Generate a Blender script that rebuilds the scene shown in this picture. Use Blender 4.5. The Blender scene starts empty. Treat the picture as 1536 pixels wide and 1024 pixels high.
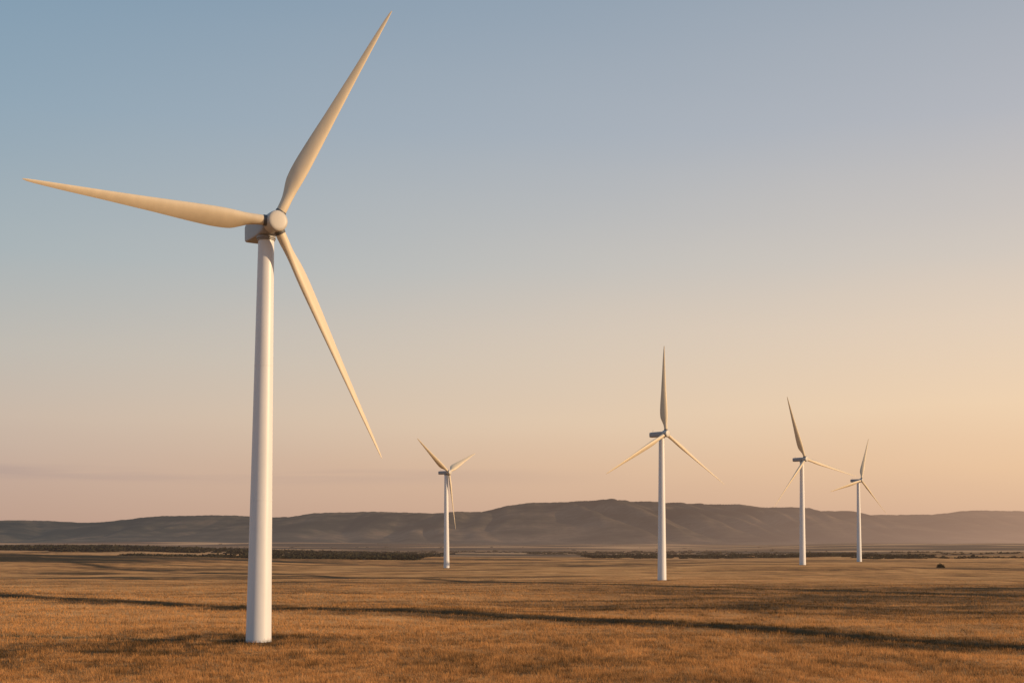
import bpy, bmesh, math, numpy as np
from mathutils import Vector, Matrix
rng=np.random.default_rng(7)
F=2000.0; HZ=820.0; CAM=18.1
col=bpy.context.scene.collection
def lin(r,g,b):
    f=lambda c:(c/255/12.92) if c/255<=.04045 else ((c/255+.055)/1.055)**2.4
    return (f(r),f(g),f(b),1)
# ---------------------------------------------------------------- noise
TB=rng.random((256,256))
def vn(x,y,s=0):
    x=np.asarray(x,float)+s*37.7; y=np.asarray(y,float)+s*91.3
    xi=np.floor(x).astype(int); yi=np.floor(y).astype(int)
    fx=x-xi; fy=y-yi; fx=fx*fx*fx*(fx*(fx*6-15)+10); fy=fy*fy*fy*(fy*(fy*6-15)+10)
    a=TB[xi&255,yi&255]; b=TB[(xi+1)&255,yi&255]; c=TB[xi&255,(yi+1)&255]; d=TB[(xi+1)&255,(yi+1)&255]
    return (a*(1-fx)+b*fx)*(1-fy)+(c*(1-fx)+d*fx)*fy
def fbm(x,y,s=0,o=4):
    t=0;a=.5;n=0
    for i in range(o):
        t=t+a*vn(x*2**i,y*2**i,s+i*3); n+=a; a*=.5
    return t/n
def sst(a,b,x):
    t=np.clip((x-a)/(b-a),0,1); return t*t*(3-2*t)
DITCH=np.array([(-420,690),(-300,590),(-185,483),(-72,393),(-1.4,345),(49,296),(91,240),(130,180),(170,110)],float)
FURROW=np.array([(-400,1200),(-170,900),(40,640),(150,520),(230,470),(420,430)],float)
def pdist(x,y,P):
    d=np.full(np.shape(x),1e9)
    for (ax,ay),(bx,by) in zip(P[:-1],P[1:]):
        L=(bx-ax)**2+(by-ay)**2
        t=np.clip(((x-ax)*(bx-ax)+(y-ay)*(by-ay))/L,0,1)
        d=np.minimum(d,np.hypot(x-ax-t*(bx-ax),y-ay-t*(by-ay)))
    return d
TP=[(-48.5,255,0),(-54.5,1111,0),(81.8,727,0),(219.3,1006,4.4),(341.5,1311,3.6)]
def height(x,y):
    r=np.hypot(x,y)
    h=1.6*(fbm(x/55,y/55,1,2)-.5)*sst(60,150,r)*(1-sst(1800,2600,r))
    h+=.4*(vn(x/17,y/17,5)-.5)*(1-sst(500,800,r))
    h+=8*(fbm(x/380,y/380,2,2)-.5)*sst(300,900,r)*(1-sst(2000,3200,r))
    for (tx,ty,tz) in TP:
        s=22+ty*.05
        w=np.exp(-((x-tx)**2+(y-ty)**2)/(2*s*s))
        w2=np.clip(w*1.6,0,1); h=h*(1-w2)
    h+=4.6*np.exp(-((x-219)**2/(2*150**2)+(y-1010)**2/(2*110**2)))
    h+=3.7*np.exp(-((x-360)**2/(2*170**2)+(y-1320)**2/(2*120**2)))
    h+=10*np.exp(-((x+560)/320)**2-((y-1450)/260)**2)
    h+=18*np.exp(-((x+900)/560)**2-((y-2600)/420)**2)
    h+=9*np.exp(-((x-900)/420)**2-((y-2500)/420)**2)
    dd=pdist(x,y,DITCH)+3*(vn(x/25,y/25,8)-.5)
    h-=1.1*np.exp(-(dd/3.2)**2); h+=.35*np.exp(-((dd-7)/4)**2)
    h+=50*sst(2500,9000,y)**1.1*(y>0) + 30*(fbm(x/1100,y/700,4,3)-.5)*sst(2700,4200,r)
    return h
def tone(x,y):
    t=.70+.30*(fbm(x/40,y/26,11,3)-.5)+.16*(vn(x/60+y/90,y/7-x/40,12)-.5)*sst(150,260,y)+.32*(fbm(x/260,y/110,13,3)-.5)
    t+=.40*(fbm(x/8,y/13,71,3)-.5)
    v=(y+.42*x)+10*(vn(x/120,y/120,61)-.5); per=21.
    q=np.abs(v/per-np.round(v/per))*per; br=sst(.45,.65,vn(x/70,np.round(v/per)*3.7,62))
    t-=.17*np.exp(-(q/(1.4+y*.0016))**2)*br*sst(180,300,y)
    v2=(y-.16*x)+16*(vn(x/200,y/200,63)-.5); per=90.
    q=np.abs(v2/per-np.round(v2/per))*per; br=sst(.45,.65,vn(x/200,np.round(v2/per)*5.3,64))
    t-=.28*np.exp(-(q/(3+y*.004))**2)*br*sst(330,520,y)
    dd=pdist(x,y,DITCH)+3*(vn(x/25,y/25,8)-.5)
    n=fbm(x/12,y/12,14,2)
    t-=.85*np.exp(-(dd/(5.0+4*n))**2)  # shadow line of the ditch painted into the tone, with its darker vegetation
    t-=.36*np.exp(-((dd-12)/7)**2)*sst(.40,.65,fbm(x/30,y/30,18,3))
    t-=.5*np.exp(-(pdist(x,y,FURROW)/(5+4*n))**2)*sst(.3,.5,vn(x/60,y/60,66))
    t-=.40*np.exp(-((x-145)/125)**4-((y-465)/140)**4)*(.5+.5*sst(.22,.6,fbm(x/38,y/17,20,4)))  # broad shaded area on the right, painted as darker grass tone
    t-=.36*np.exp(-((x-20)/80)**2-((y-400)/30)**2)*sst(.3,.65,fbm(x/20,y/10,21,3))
    t-=.55*np.exp(-((x+61)/22)**4-((y-260)/20)**4)*sst(.22,.7,fbm(x/7,y/10,22,4))  # near tower's shadow patch left of its foot, painted as dark grass
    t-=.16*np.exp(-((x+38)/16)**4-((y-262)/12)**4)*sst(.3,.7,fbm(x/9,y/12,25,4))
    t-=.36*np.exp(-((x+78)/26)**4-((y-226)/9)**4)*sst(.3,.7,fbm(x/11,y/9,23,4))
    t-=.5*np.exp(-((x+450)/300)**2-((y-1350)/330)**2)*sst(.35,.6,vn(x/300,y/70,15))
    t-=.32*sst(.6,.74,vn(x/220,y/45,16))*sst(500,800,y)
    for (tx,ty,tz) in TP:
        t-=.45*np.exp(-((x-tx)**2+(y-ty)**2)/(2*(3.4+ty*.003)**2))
    return np.clip(t,0,1)
# ---------------------------------------------------------------- node helpers
def newmat(name):
    m=bpy.data.materials.new(name); m.use_nodes=True
    m.cycles.emission_sampling='NONE'
    nt=m.node_tree; return m,nt,nt.nodes['Principled BSDF']
class G:
    def __init__(s,nt): s.nt=nt
    def n(s,t,**k):
        x=s.nt.nodes.new(t)
        for a,b in k.items(): setattr(x,a,b)
        return x
    def link(s,a,b): s.nt.links.new(a,b)
    def put(s,sock,v):
        if isinstance(v,bpy.types.NodeSocket): s.link(v,sock)
        elif v is not None: sock.default_value=v
    def m(s,op,a,b=None,c=None,clamp=False):
        x=s.n('ShaderNodeMath',operation=op,use_clamp=clamp)
        s.put(x.inputs[0],a); s.put(x.inputs[1],b)
        if c is not None: s.put(x.inputs[2],c)
        return x.outputs[0]
    def mr(s,v,a,b,c=0.,d=1.,smooth=False):
        x=s.n('ShaderNodeMapRange'); x.interpolation_type='SMOOTHSTEP' if smooth else 'LINEAR'
        for i,q in enumerate((v,a,b,c,d)): s.put(x.inputs[i],q)
        return x.outputs[0]
    def mix(s,f,a,b,bt='MIX'):
        x=s.n('ShaderNodeMix',data_type='RGBA',blend_type=bt)
        s.put(x.inputs[0],f); s.put(x.inputs[6],a); s.put(x.inputs[7],b); return x.outputs[2]
    def noise(s,vec,scale,detail=4,rough=.55):
        x=s.n('ShaderNodeTexNoise'); s.put(x.inputs['Vector'],vec)
        x.inputs['Scale'].default_value=scale; x.inputs['Detail'].default_value=detail; x.inputs['Roughness'].default_value=rough
        return x.outputs['Fac']
    def mapping(s,vec,sc):
        x=s.n('ShaderNodeMapping'); s.put(x.inputs[0],vec); x.inputs['Scale'].default_value=sc; return x.outputs[0]
    def ramp(s,v,stops):
        x=s.n('ShaderNodeValToRGB'); s.put(x.inputs[0],v); e=x.color_ramp.elements
        while len(e)<len(stops): e.new(.5)
        for i,(p,c) in enumerate(stops): e[i].position=p; e[i].color=c
        return x.outputs[0]
def mesh_obj(name,v,f,mat=None,parent=None,smooth=True,sharp=38):
    me=bpy.data.meshes.new(name)
    me.from_pydata([tuple(p) for p in v],[],f); me.update()
    bm=bmesh.new(); bm.from_mesh(me); bmesh.ops.recalc_face_normals(bm,faces=bm.faces); bm.to_mesh(me); bm.free()
    if smooth:
        me.polygons.foreach_set('use_smooth',[len(p.vertices)<=4 for p in me.polygons])
        me.set_sharp_from_angle(angle=math.radians(sharp))
    o=bpy.data.objects.new(name,me); col.objects.link(o)
    if mat: me.materials.append(mat)
    if parent: o.parent=parent
    return o
# ---------------------------------------------------------------- sun + sky
SAZ=math.radians(-14); SEL=math.radians(13)   # math angle from +X (negative = towards the camera side)
sd=Vector((math.cos(SEL)*math.cos(SAZ),math.cos(SEL)*math.sin(SAZ),math.sin(SEL)))
su=bpy.data.lights.new("sun","SUN"); su.energy=4.4; su.angle=math.radians(.5); su.color=(1,.68,.38)
so=bpy.data.objects.new("sun",su); col.objects.link(so); so.rotation_euler=sd.to_track_quat('Z','Y').to_euler()
w=bpy.data.worlds.new("World"); bpy.context.scene.world=w; w.use_nodes=True
g=G(w.node_tree); bg=w.node_tree.nodes['Background']
tc=g.n('ShaderNodeTexCoord').outputs['Generated']
sep=g.n('ShaderNodeSeparateXYZ'); g.link(tc,sep.inputs[0]); X,Y,Z=sep.outputs
hl=g.m('SQRT',g.m('ADD',g.m('MULTIPLY',X,X),g.m('MULTIPLY',Y,Y)))
te=g.m('DIVIDE',Z,g.m('MAXIMUM',hl,.02))
wn=g.noise(g.mapping(tc,(2,2,9)),1.6,3)
te2=g.m('ADD',te,g.m('MULTIPLY',g.m('SUBTRACT',wn,.5),.02))
pos=g.m('DIVIDE',te2,.62,clamp=True)
def P(y): return max(0,(HZ-y)/F/.62)
L=g.ramp(pos,[(0,lin(186,152,137)),(P(775),lin(192,160,143)),(P(715),lin(197,169,153)),(P(640),lin(203,184,168)),(P(540),lin(193,187,178)),(P(400),lin(170,181,185)),(P(200),lin(146,168,184)),(P(0),lin(128,156,178)),(1,lin(100,132,162))])
R=g.ramp(pos,[(0,lin(213,170,142)),(P(770),lin(225,184,152)),(P(700),lin(240,200,161)),(P(620),lin(246,214,178)),(P(500),lin(235,212,188)),(P(400),lin(217,205,193)),(P(200),lin(186,187,193)),(P(0),lin(165,173,184)),(1,lin(122,145,172))])
ga=math.radians(75)
ca=g.m('DIVIDE',g.m('ADD',g.m('MULTIPLY',X,math.sin(ga)),g.m('MULTIPLY',Y,math.cos(ga))),g.m('MAXIMUM',hl,.02))
fz=g.mr(ca,-.14,.62)
sk=g.mix(fz,L,R)
band=g.m('MULTIPLY',g.mr(te,.044,.053,0,1,True),g.mr(te,.055,.060,1,0,True))
bn=g.mr(g.noise(g.mapping(tc,(3,3,60)),1.5,3),.42,.62)
bm_=g.m('MULTIPLY',g.m('MULTIPLY',band,bn),g.mr(ca,-.1,.35,.5,0))
sk=g.mix(bm_,sk,lin(174,152,146))
ns=g.n('ShaderNodeTexSky'); ns.sky_type='NISHITA'; ns.sun_disc=False
ns.sun_elevation=SEL; ns.sun_rotation=math.pi/2-SAZ
nsc=g.n('ShaderNodeVectorMath',operation='SCALE'); g.link(ns.outputs[0],nsc.inputs[0]); nsc.inputs['Scale'].default_value=.08
sk=g.mix(.06,sk,nsc.outputs[0])
g.link(sk,bg.inputs[0]); bg.inputs[1].default_value=1.0
# ---------------------------------------------------------------- materials
def white_mat(name,c=(.62,.60,.57),rough=.42):
    m,nt,b=newmat(name); g=G(nt)
    oc=g.n('ShaderNodeTexCoord').outputs['Object']
    n=g.noise(g.mapping(oc,(1,1,.12)),.9,3,.5)
    n2=g.noise(oc,.6,2)
    cc=g.mix(g.mr(n,.35,.7),(*[k*.93 for k in c],1),(*c,1))
    cc=g.mix(g.mr(n2,.3,.7,0,.08),cc,(c[0]*.8,c[1]*.78,c[2]*.74,1))
    g.link(cc,b.inputs['Base Color']); b.inputs['Roughness'].default_value=rough
    return m
M_tower=white_mat("tower_paint",(.71,.72,.75)); M_blade=white_mat("blade_gelcoat",(.67,.58,.44),.5)
M_nac=white_mat("nacelle_paint",(.33,.335,.36),.4); M_bear=white_mat("bearing_grey",(.10,.10,.105),.5)
M_hub=white_mat("hub_paint",(.52,.50,.47),.45); M_ring=white_mat("tower_top_ring",(.28,.28,.29),.5)
M_conc=white_mat("foundation_concrete",(.20,.17,.14),.9)
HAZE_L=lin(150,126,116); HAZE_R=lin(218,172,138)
def haze(g,shader,fac,out,hl_=None,hr_=None):  # aerial haze painted as a glow over the surface, by world position
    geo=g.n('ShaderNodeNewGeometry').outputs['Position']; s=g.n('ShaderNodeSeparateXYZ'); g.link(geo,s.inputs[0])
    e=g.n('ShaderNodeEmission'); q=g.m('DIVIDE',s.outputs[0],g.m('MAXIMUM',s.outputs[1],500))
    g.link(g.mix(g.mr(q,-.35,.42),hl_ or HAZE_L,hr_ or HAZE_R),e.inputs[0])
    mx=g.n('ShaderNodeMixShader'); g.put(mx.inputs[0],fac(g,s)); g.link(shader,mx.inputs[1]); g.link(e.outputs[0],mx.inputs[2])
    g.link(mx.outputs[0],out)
GR=[(0,(.050,.036,.016,1)),(.3,(.19,.100,.038,1)),(.6,(.54,.265,.092,1)),(1,(.86,.46,.175,1))]
mg,nt,b=newmat("dry_grassland"); g=G(nt)
geo=g.n('ShaderNodeNewGeometry').outputs['Position']; s=g.n('ShaderNodeSeparateXYZ'); g.link(geo,s.inputs[0])
at=g.n('ShaderNodeAttribute',attribute_name='tone').outputs['Fac']
n1=g.noise(geo,.9,5,.7); n2=g.noise(g.mapping(geo,(.02,.12,0)),1,5,.6)
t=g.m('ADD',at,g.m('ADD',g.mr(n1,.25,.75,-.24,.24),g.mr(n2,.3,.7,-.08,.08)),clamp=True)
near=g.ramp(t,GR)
n3=g.noise(g.mapping(geo,(.0009,.0030,0)),1,6,.6)
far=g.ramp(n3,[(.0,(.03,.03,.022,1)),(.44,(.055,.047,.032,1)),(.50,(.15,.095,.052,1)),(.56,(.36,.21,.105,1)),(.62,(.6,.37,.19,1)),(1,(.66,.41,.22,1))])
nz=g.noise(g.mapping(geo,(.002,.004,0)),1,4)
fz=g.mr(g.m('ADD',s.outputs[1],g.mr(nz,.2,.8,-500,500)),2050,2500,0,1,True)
g.link(g.mix(fz,near,far),b.inputs['Base Color']); b.inputs['Roughness'].default_value=.95; b.inputs['Specular IOR Level'].default_value=.1
bu=g.n('ShaderNodeBump'); bu.inputs['Strength'].default_value=.8; bu.inputs['Distance'].default_value=.5
g.link(g.noise(geo,.6,6,.7),bu.inputs['Height']); g.link(bu.outputs[0],b.inputs['Normal'])
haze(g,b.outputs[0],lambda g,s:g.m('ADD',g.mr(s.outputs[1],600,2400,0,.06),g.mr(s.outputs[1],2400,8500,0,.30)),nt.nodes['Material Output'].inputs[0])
mgr,nt,b=newmat("dry_grass"); g=G(nt)
at=g.n('ShaderNodeAttribute',attribute_name='tone').outputs['Fac']
g.link(g.ramp(at,GR),b.inputs['Base Color']); b.inputs['Roughness'].default_value=.8; b.inputs['Specular IOR Level'].default_value=.15
tr=g.n('ShaderNodeBsdfTranslucent'); g.link(g.ramp(at,GR),tr.inputs[0])
mx=g.n('ShaderNodeMixShader'); mx.inputs[0].default_value=.4; g.link(b.outputs[0],mx.inputs[1]); g.link(tr.outputs[0],mx.inputs[2]); g.link(mx.outputs[0],nt.nodes['Material Output'].inputs[0])
mh,nt,b=newmat("scrub_hillside"); g=G(nt)
geo=g.n('ShaderNodeNewGeometry').outputs['Position']
n=g.noise(g.mapping(geo,(.0016,.0016,.010)),1,6,.6); n4=g.noise(geo,.02,4,.7)
c=g.ramp(n,[(.0,(.010,.013,.012,1)),(.42,(.022,.025,.021,1)),(.52,(.074,.064,.046,1)),(.62,(.15,.11,.075,1)),(1,(.24,.17,.11,1))])
g.link(g.mix(g.mr(n4,.35,.65,0,.5),c,(.012,.014,.012,1)),b.inputs['Base Color']); b.inputs['Roughness'].default_value=1; b.inputs['Specular IOR Level'].default_value=0
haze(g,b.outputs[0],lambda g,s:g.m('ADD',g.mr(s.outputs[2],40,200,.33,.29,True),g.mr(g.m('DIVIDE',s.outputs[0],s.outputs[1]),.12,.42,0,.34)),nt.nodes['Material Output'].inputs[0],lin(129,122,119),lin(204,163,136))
ms,nt,b=newmat("dark_scrub"); g=G(nt)
geo=g.n('ShaderNodeNewGeometry').outputs['Position']
n=g.noise(geo,.35,4,.6)
g.link(g.ramp(n,[(.3,(.018,.020,.011,1)),(.7,(.050,.042,.022,1))]),b.inputs['Base Color']); b.inputs['Roughness'].default_value=.95; b.inputs['Specular IOR Level'].default_value=.1
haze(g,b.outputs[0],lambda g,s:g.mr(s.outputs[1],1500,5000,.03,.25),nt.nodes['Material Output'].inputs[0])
mb=ms.copy(); mb.name="bush_leaf"
# ---------------------------------------------------------------- ground
ang=np.radians(np.concatenate([np.arange(-180,-34,3.),np.arange(-34,34,.17),np.arange(34,180,3.)]))
rad=np.concatenate([[0.5],np.geomspace(12,160,40)[:-1],np.geomspace(160,45000,620)])
A,Rr=np.meshgrid(ang,rad); gx=Rr*np.sin(A); gy=Rr*np.cos(A); gz=height(gx,gy)
nr,na=A.shape
V=np.stack([gx,gy,gz],-1).reshape(-1,3).astype('f')
i=np.arange(nr-1)[:,None]*na; j=np.arange(na)[None,:]; jn=(j+1)%na
Q=np.stack([i+j,i+jn,i+na+jn,i+na+j],-1).reshape(-1,4)
def fastmesh(name,V,Fc,k,mat,tn=None,smooth=True):
    me=bpy.data.meshes.new(name); me.vertices.add(len(V)); me.vertices.foreach_set('co',np.ascontiguousarray(V,dtype='f').ravel())
    me.loops.add(Fc.size); me.loops.foreach_set('vertex_index',Fc.ravel().astype('i'))
    me.polygons.add(len(Fc)); me.polygons.foreach_set('loop_start',np.arange(0,Fc.size,k,dtype='i')); me.polygons.foreach_set('loop_total',np.full(len(Fc),k,dtype='i'))
    if tn is not None:
        a=me.attributes.new('tone','FLOAT','POINT'); a.data.foreach_set('value',np.asarray(tn,dtype='f').ravel())
    me.update(calc_edges=True); me.validate()
    me.polygons.foreach_set('use_smooth',np.full(len(me.polygons),smooth))
    me.materials.append(mat); o=bpy.data.objects.new(name,me); col.objects.link(o); return o
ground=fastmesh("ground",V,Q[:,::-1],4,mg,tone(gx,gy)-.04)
ground["kind"]="structure"; ground["label"]="golden brown dry grass plain reaching the distant hills"
N=800000
u=rng.random(N); r0,r1=150.,800.
r=1/((1-u)/r0+u/r1); a=np.radians(rng.uniform(-25,25,N))
x=r*np.sin(a); y=r*np.cos(a)
keep=rng.random(N)<(.12+1.1*fbm(x/1.8,y/2.6,31,2)); x=x[keep];y=y[keep];r=r[keep];n=len(x)
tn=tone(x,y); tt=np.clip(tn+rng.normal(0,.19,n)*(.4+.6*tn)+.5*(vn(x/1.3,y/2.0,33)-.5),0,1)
fade=1-.6*sst(450,800,r)
hh=(rng.uniform(.28,.8,n)*(.5+1.0*vn(x/3,y/4,32)))*fade
hh*=1-.35*np.exp(-(pdist(x,y,DITCH)/3)**2)
wd=.028*(r/170)**.9*rng.uniform(.7,1.4,n)
th=rng.uniform(0,math.pi,n); z=height(x,y)-.03
lx=rng.normal(0,.26,n)*hh-.08*hh; ly=rng.normal(0,.26,n)*hh
p0=np.stack([x-wd*np.cos(th),y-wd*np.sin(th),z],-1); p1=np.stack([x+wd*np.cos(th),y+wd*np.sin(th),z],-1); p2=np.stack([x+lx,y+ly,z+hh],-1)
V=np.stack([p0,p1,p2],1).reshape(-1,3); Fc=np.arange(3*n).reshape(-1,3)
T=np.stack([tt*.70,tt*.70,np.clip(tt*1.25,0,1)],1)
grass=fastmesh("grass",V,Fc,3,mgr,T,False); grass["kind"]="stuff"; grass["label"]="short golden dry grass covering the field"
# ---------------------------------------------------------------- hills
sky=np.array([(-900,785),(-600,772),(-300,778),(0,781),(60,780),(130,784),(180,780),(230,774),(330,772),(400,775),(430,776),(470,769),(560,767),(650,770),(720,769),(750,760),(790,754),(860,753),(960,755),(1050,758),(1100,764),(1150,770),(1200,769),(1260,771),(1330,772),(1410,771),(1450,765),(1536,766),(1800,774),(2100,766),(2500,780)],float)
nx,ny=1400,100
px=np.linspace(-900,2500,nx); hs=np.interp(px,sky[:,0],sky[:,1])
k=np.ones(15)/15; hs=np.convolve(np.pad(hs,7,'edge'),k,'valid')
HY=9600.
crest=(HZ-hs)/F*HY+CAM
crest=crest+4*(vn(px/9,px*0,41)-.5)+3.5*(vn(px/3.5,px*0,42)-.5)
xx=(px-768)/F*HY
tt=np.linspace(0,1.5,ny)
XX,TT=np.meshgrid(xx,tt)
base=40.
TC=np.clip(TT,0,1)
prof=np.where(TT<=1,sst(-.05,1.1,TT)**1.15/sst(-.05,1.1,np.array(1.))**1.15,1-.35*(TT-1))
wx=XX+900*(fbm(XX/1500,TT*1.0,46,2)-.5)
rid=fbm(wx/430,TT*.9,43,4)-.5
gul=np.abs(fbm((wx+TT*500)/300,TT*.5,49,2)-.5)
big=fbm(XX/1500,TT*1.3,47,2)-.5
mod=rid*.60+big*.8+(gul-.1)*.60
# the foot of the slope stays low as gentle foothills, and the crest stays on the skyline
ZZ=base+(crest[None,:]-base)*np.clip(prof+mod*np.sin(TC*math.pi)**.9,0.,.97+.03*sst(.85,1,TC))
YY=HY-3000+3000*TT+ (fbm(XX/1100,TT*0,45,2)-.5)*1200*(1-TC)
ZZ[0]-=30
V=np.stack([XX,YY,ZZ],-1).reshape(-1,3)
i=np.arange(ny-1)[:,None]*nx; j=np.arange(nx-1)[None,:]
Q=np.stack([i+j,i+j+1,i+nx+j+1,i+nx+j],-1).reshape(-1,4)
hills=fastmesh("hills",V,Q,4,mh); hills["kind"]="structure"; hills["label"]="long low hazy brown hills beyond the plain"
# ---------------------------------------------------------------- scrub
def clump_mesh(cx,cy,cz,rx,rz,m,fs=.38):
    n=len(cx); d=rng.normal(size=(n,m,3)); d/=np.linalg.norm(d,axis=-1,keepdims=True)
    rr=rng.random((n,m,1))**.4; lump=1+.35*np.sin(d[...,0:1]*4+cx[:,None,None])*np.cos(d[...,1:2]*5+cy[:,None,None])
    c=d*rr*lump; c[...,2]=np.abs(c[...,2])
    C=np.stack([cx[:,None]+c[...,0]*rx[:,None],cy[:,None]+c[...,1]*rx[:,None],cz[:,None]+c[...,2]*rz[:,None]],-1)
    sz=(rx[:,None,None,None]*fs)
    t=rng.normal(size=(n,m,3,3))*sz*.75*np.array([1,1,.6])
    return (C[:,:,None,:]+t).reshape(-1,3)
def band(n,yf,xr,spread,s0,s1,seed,thr=.5):
    xs=rng.uniform(*xr,n); yy=yf(xs)+rng.exponential(spread,n)
    kp=fbm(xs/260,yy/120,seed,3)>thr; xs=xs[kp];yy=yy[kp]
    s=rng.uniform(s0,s1,len(xs)); return xs,yy,s
parts=[band(6800,lambda x:2250-.55*(x+900)+120*np.sin(x/170),(-1400,-130),480,3.5,8.5,51,.36),
       band(1500,lambda x:2900+150*np.sin(x/200),(-500,900),400,3,7,52,.53),
       band(2800,lambda x:1800+.3*x+80*np.sin(x/60),(130,640),320,3,7,53,.48),
       band(700,lambda x:1750+.25*x,(500,900),200,3,5,56,.52)]
xs=np.concatenate([p[0] for p in parts]); ys=np.concatenate([p[1] for p in parts]); ss=np.concatenate([p[2] for p in parts])
V=clump_mesh(xs,ys,height(xs,ys)-.5,ss,ss*rng.uniform(.2,.48,len(ss)),40,.5)
scrub=fastmesh("scrubland",V,np.arange(len(V)).reshape(-1,3),3,ms,None,False)
scrub["kind"]="stuff"; scrub["label"]="dark scrub and low trees at the far field edge"
def bush(X0,Y0,R0,Hh):
    c=np.array([X0]*6,float)+rng.normal(0,R0*.45,6); d=np.array([Y0]*6,float)+rng.normal(0,R0*.3,6)
    rr=np.full(6,R0*.55)*rng.uniform(.7,1.2,6)
    V=clump_mesh(c,d,height(c,d)-.2,rr,rr*Hh/R0*1.4,200)
    o=fastmesh("bush",V-np.array([X0,Y0,0]),np.arange(len(V)).reshape(-1,3),3,mb,None,False); o.location=(X0,Y0,0)
    o["category"]="bush"; o["label"]="small dark bush alone on the dry grass field"; o["group"]="lone bushes on the field"
bush(313,975,2.8,3.2); bush(705,2040,3.5,5)
# ---------------------------------------------------------------- turbines
def ringmesh(rings,cap=True):
    v=[];f=[];m=len(rings[0])
    for r_ in rings: v+=r_
    for i in range(len(rings)-1):
        for j in range(m):
            f.append((i*m+j,i*m+(j+1)%m,(i+1)*m+(j+1)%m,(i+1)*m+j))
    if cap: f.append(tuple(range(m))[::-1]); f.append(tuple(range((len(rings)-1)*m,len(rings)*m)))
    return v,f
def lathe(c0,axis,prof,m=40,u=None):
    axis=axis.normalized(); u=axis.orthogonal().normalized(); w_=axis.cross(u)
    return ringmesh([[c0+axis*t+(u*math.cos(k*2*math.pi/m)+w_*math.sin(k*2*math.pi/m))*max(r,.01) for k in range(m)] for t,r in prof])
def blade(root,name,hub,tip,n,mat,pitch=0,cs=1.,tipc=.10):
    s=(tip-hub); Ln=s.length; s.normalize(); n=(n-s*n.dot(s)).normalized(); c=n.cross(s).normalized()
    rings=[];NS=140;MP=40
    for i in range(NS+1):
        q=i/NS; r=1.7+(Ln-1.7)*q; t=r/Ln
        Tt=[0,.05,.09,.14,.20,.26,.35,.5,.7,.85,.95,.985,1.0]; Cc=[1.9,1.9,2.1,2.8,3.35,3.4,3.05,2.3,1.5,1.0,.6,.38,tipc]
        f0=lambda tt:float(np.interp(tt,Tt,Cc))
        ch=(f0(t-.02)+f0(t)+f0(min(t+.02,1)))/3*cs if t<.95 else f0(t)*cs
        wcirc=1-float(sst(.05,.19,np.array(t)))
        tk=float(np.interp(t,[0,.2,.4,.7,1],[.5,.36,.28,.24,.24]))
        tw=math.radians(pitch*float(sst(.04,.12,np.array(t)))+float(np.interp(t,[0,.2,.5,1],[14,11,4,0])))
        cd=c*math.cos(tw)-n*math.sin(tw); nd=n*math.cos(tw)+c*math.sin(tw)
        pb=n*(1.2*t*t)
        ring=[]
        for k in range(MP):
            ph=2*math.pi*(k+.5)/MP; xc=(1-math.cos(ph))/2; sg=1 if math.sin(ph)>=0 else -1
            yt=5*tk*(.2969*math.sqrt(xc)-.126*xc-.3516*xc**2+.2843*xc**3-.1036*xc**4)+.012*xc
            cam_=.04*4*xc*(1-xc)
            ax=(xc-.30)*ch; ay=(sg*yt+cam_)*ch
            ring.append(hub+s*r+pb+cd*(ax*(1-wcirc)-math.cos(ph)*.95*wcirc)+nd*(ay*(1-wcirc)+math.sin(ph)*.95*wcirc))
        rings.append(ring)
    v,f=ringmesh(rings); return mesh_obj(name,[p-root.location for p in v],f,mat,root,True,60)
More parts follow.
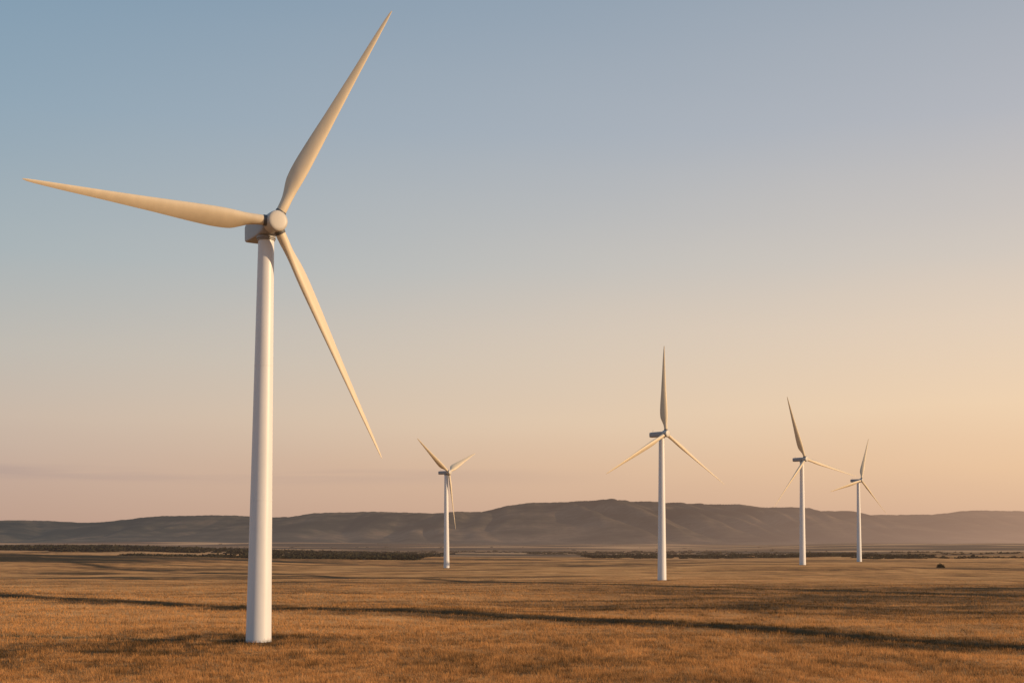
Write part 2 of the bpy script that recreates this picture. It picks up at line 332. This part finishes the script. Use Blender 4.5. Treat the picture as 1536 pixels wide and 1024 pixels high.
def turbine(bx,D,bz,hubpx,tips,yaw,depths=None,label="",over=4.6,pitch=0,cs=(1,1,1),nh=1.,ext=(1.,1.,1.),tipc=.1):
    bpos=Vector((bx,D,bz))
    root=bpy.data.objects.new("wind_turbine",None); root.empty_display_size=3; col.objects.link(root); root.location=bpos
    root["label"]=label; root["category"]="wind turbine"; root["group"]="wind turbines on the plain"
    n=Vector((math.sin(yaw),-math.cos(yaw),0))
    hy=D-over*math.cos(yaw)
    hub=Vector(((hubpx[0]-768)/F*hy,hy,CAM+(HZ-hubpx[1])/F*hy))
    top=Vector((hub.x-n.x*over,hub.y-n.y*over,hub.z-2.45*nh))
    def mk(name,vf,mat,smooth=True):
        return mesh_obj(name,[Vector(p)-bpos for p in vf[0]],vf[1],mat,root,smooth)
    b0=Vector((bx,D,bz-1.0)); rings=[];m=64
    for i in range(31):
        t=i/30; r_=2.45-.95*t**.9
        c=b0.lerp(top,t); rings.append([c+Vector((math.cos(k*2*math.pi/m)*r_,math.sin(k*2*math.pi/m)*r_,0)) for k in range(m)])
    mk("tower",ringmesh(rings),M_tower)
    ax=(top-b0).normalized()
    for t in (.36,.69):
        c=b0.lerp(top,t); r_=2.45-.95*t**.9
        mk("flange",lathe(c,ax,[(-.06,r_+.004),(-.05,r_+.02),(.05,r_+.02),(.06,r_+.004)],64),M_tower)
    mk("foundation",lathe(Vector((bx,D,bz-.6)),Vector((0,0,1)),[(0,2.8),(.56,2.8),(.62,2.7),(.64,2.4)],48),M_conc)
    mk("yaw_bearing",lathe(top,Vector((0,0,1)),[(-.25,1.51),(-.2,1.66),(-.02,1.68),(.0,1.6),(.12,1.6),(.14,1.8),(.5,1.82),(.55,1.7),(.95,1.6)],48),M_ring)
    sx=Vector((math.cos(yaw),math.sin(yaw),0)); up=Vector((0,0,1))
    def rr(cen,wd,hu,hd,e=5,m=64):
        out=[]
        for k in range(m):
            a=2*math.pi*k/m+math.pi/m; c_,s_=math.cos(a),math.sin(a)
            c2=math.copysign(abs(c_)**(2/e),c_); s2=math.copysign(abs(s_)**(2/e),s_)
            out.append(cen+sx*(c2*wd*nh)+up*(s2*(hu if s2>0 else hd)*nh))
        return out
    st=[(-1.45,1.35,1.25,1.3,2),(-1.8,1.65,1.35,1.55,2.8),(-2.5,1.8,1.45,1.75,6),(-5,1.85,1.5,1.9,12),(-8,1.85,1.5,1.95,14),(-11.0,1.8,1.45,1.9,12),(-11.45,1.72,1.36,1.8,9),(-11.6,1.5,1.15,1.6,7)]
    if nh<1: st=[(t_*.95 if t_<-3 else t_,a_,b_,c_,min(e_,4.5)) for t_,a_,b_,c_,e_ in st]
    mk("nacelle",ringmesh([rr(hub+n*t,a_,b_,c_,e) for t,a_,b_,c_,e in st]),M_nac)
    mk("weather_mast",lathe(hub+n*(-9.5)+up*1.3*nh,Vector((0,0,1)),[(0,.06),(1.2,.05),(1.22,.14),(1.4,.14)],10),M_bear)
    sp=[(-1.5,1.7),(-1.42,1.88),(-1.0,1.95),(1.1,1.97),(1.35,1.92),(1.52,1.78),(1.62,1.55),(1.66,1.3),(1.69,.7),(1.70,.02)]
    mk("hub",lathe(hub,n,sp,64),M_hub)
    ds=[]
    for k,tp in enumerate(tips):
        if depths: vec=Vector(depths[k])*(hy/F)
        else:
            d=Vector(((tp[0]-768)/F,1,(HZ-tp[1])/F)); o_=Vector((0,0,CAM))
            tq=(hub-o_).dot(n)/d.dot(n); vec=o_+d*tq-hub
        ds.append(vec*ext[k])
    for k,vec in enumerate(ds):
        s=vec.normalized()
        blade(root,"blade",hub,hub+vec-n*1.2,n,M_blade,pitch,cs[k],tipc)
        v_,f_=lathe(hub+s*1.5,s,[(0,1.02),(.80,1.02),(.86,.99),(.88,.9)],36)
        mesh_obj("blade_bearing",[Vector(p)-bpos for p in v_],f_,M_bear,root)
    return root
def hz(x,y): return float(height(np.array(float(x)),np.array(float(y))))
r30=math.radians
turbine(-48.5,255,hz(-48.5,255),(413,333),[0,0,0],r30(32),depths=[(175,10,322),(-319.6,-160,20.8),(144.4,150,-343)],label="huge white three-bladed wind turbine on golden dry grass",pitch=16,cs=(.95,1.12,.94))
for (bx,D,hp,tips,yw,lb) in [
  (81.8,727,(999,650),[(996.5,519),(914,707),(1083,723)],42,"white wind turbine on dry field, one blade pointing straight up"),
  (219.3,1006,(1208,688),[(1181,595),(1281,713),(1163,757)],40,"white wind turbine on dry field, upper blade tilted"),
  (341.5,1311,(1292,720),[(1303,658),(1329,769),(1248,736)],50,"small white wind turbine near the far field edge"),
  (-54.5,1111,(673.5,708),[(626,657),(711,681),(683,789)],50,"white wind turbine on dry field, two blades raised in V")]:
    turbine(bx,D,hz(bx,D),hp,tips,r30(yw),label=lb,pitch=38,cs=(1.2,1.65,1.65),nh=.84,over=3.2,ext=(1.,1.05,1.05),tipc=.35)
# ---------------------------------------------------------------- camera
cam=bpy.data.cameras.new("camera"); co=bpy.data.objects.new("camera",cam); col.objects.link(co)
co.location=(0,0,CAM); co.rotation_euler=(math.pi/2,0,0)
cam.sensor_width=36; cam.lens=36*F/1536; cam.shift_y=(HZ-512)/1536; cam.clip_end=100000; cam.clip_start=.5
bpy.context.scene.camera=co
sc=bpy.context.scene; sc.view_settings.view_transform='Standard'; sc.view_settings.look='None'; sc.view_settings.exposure=0
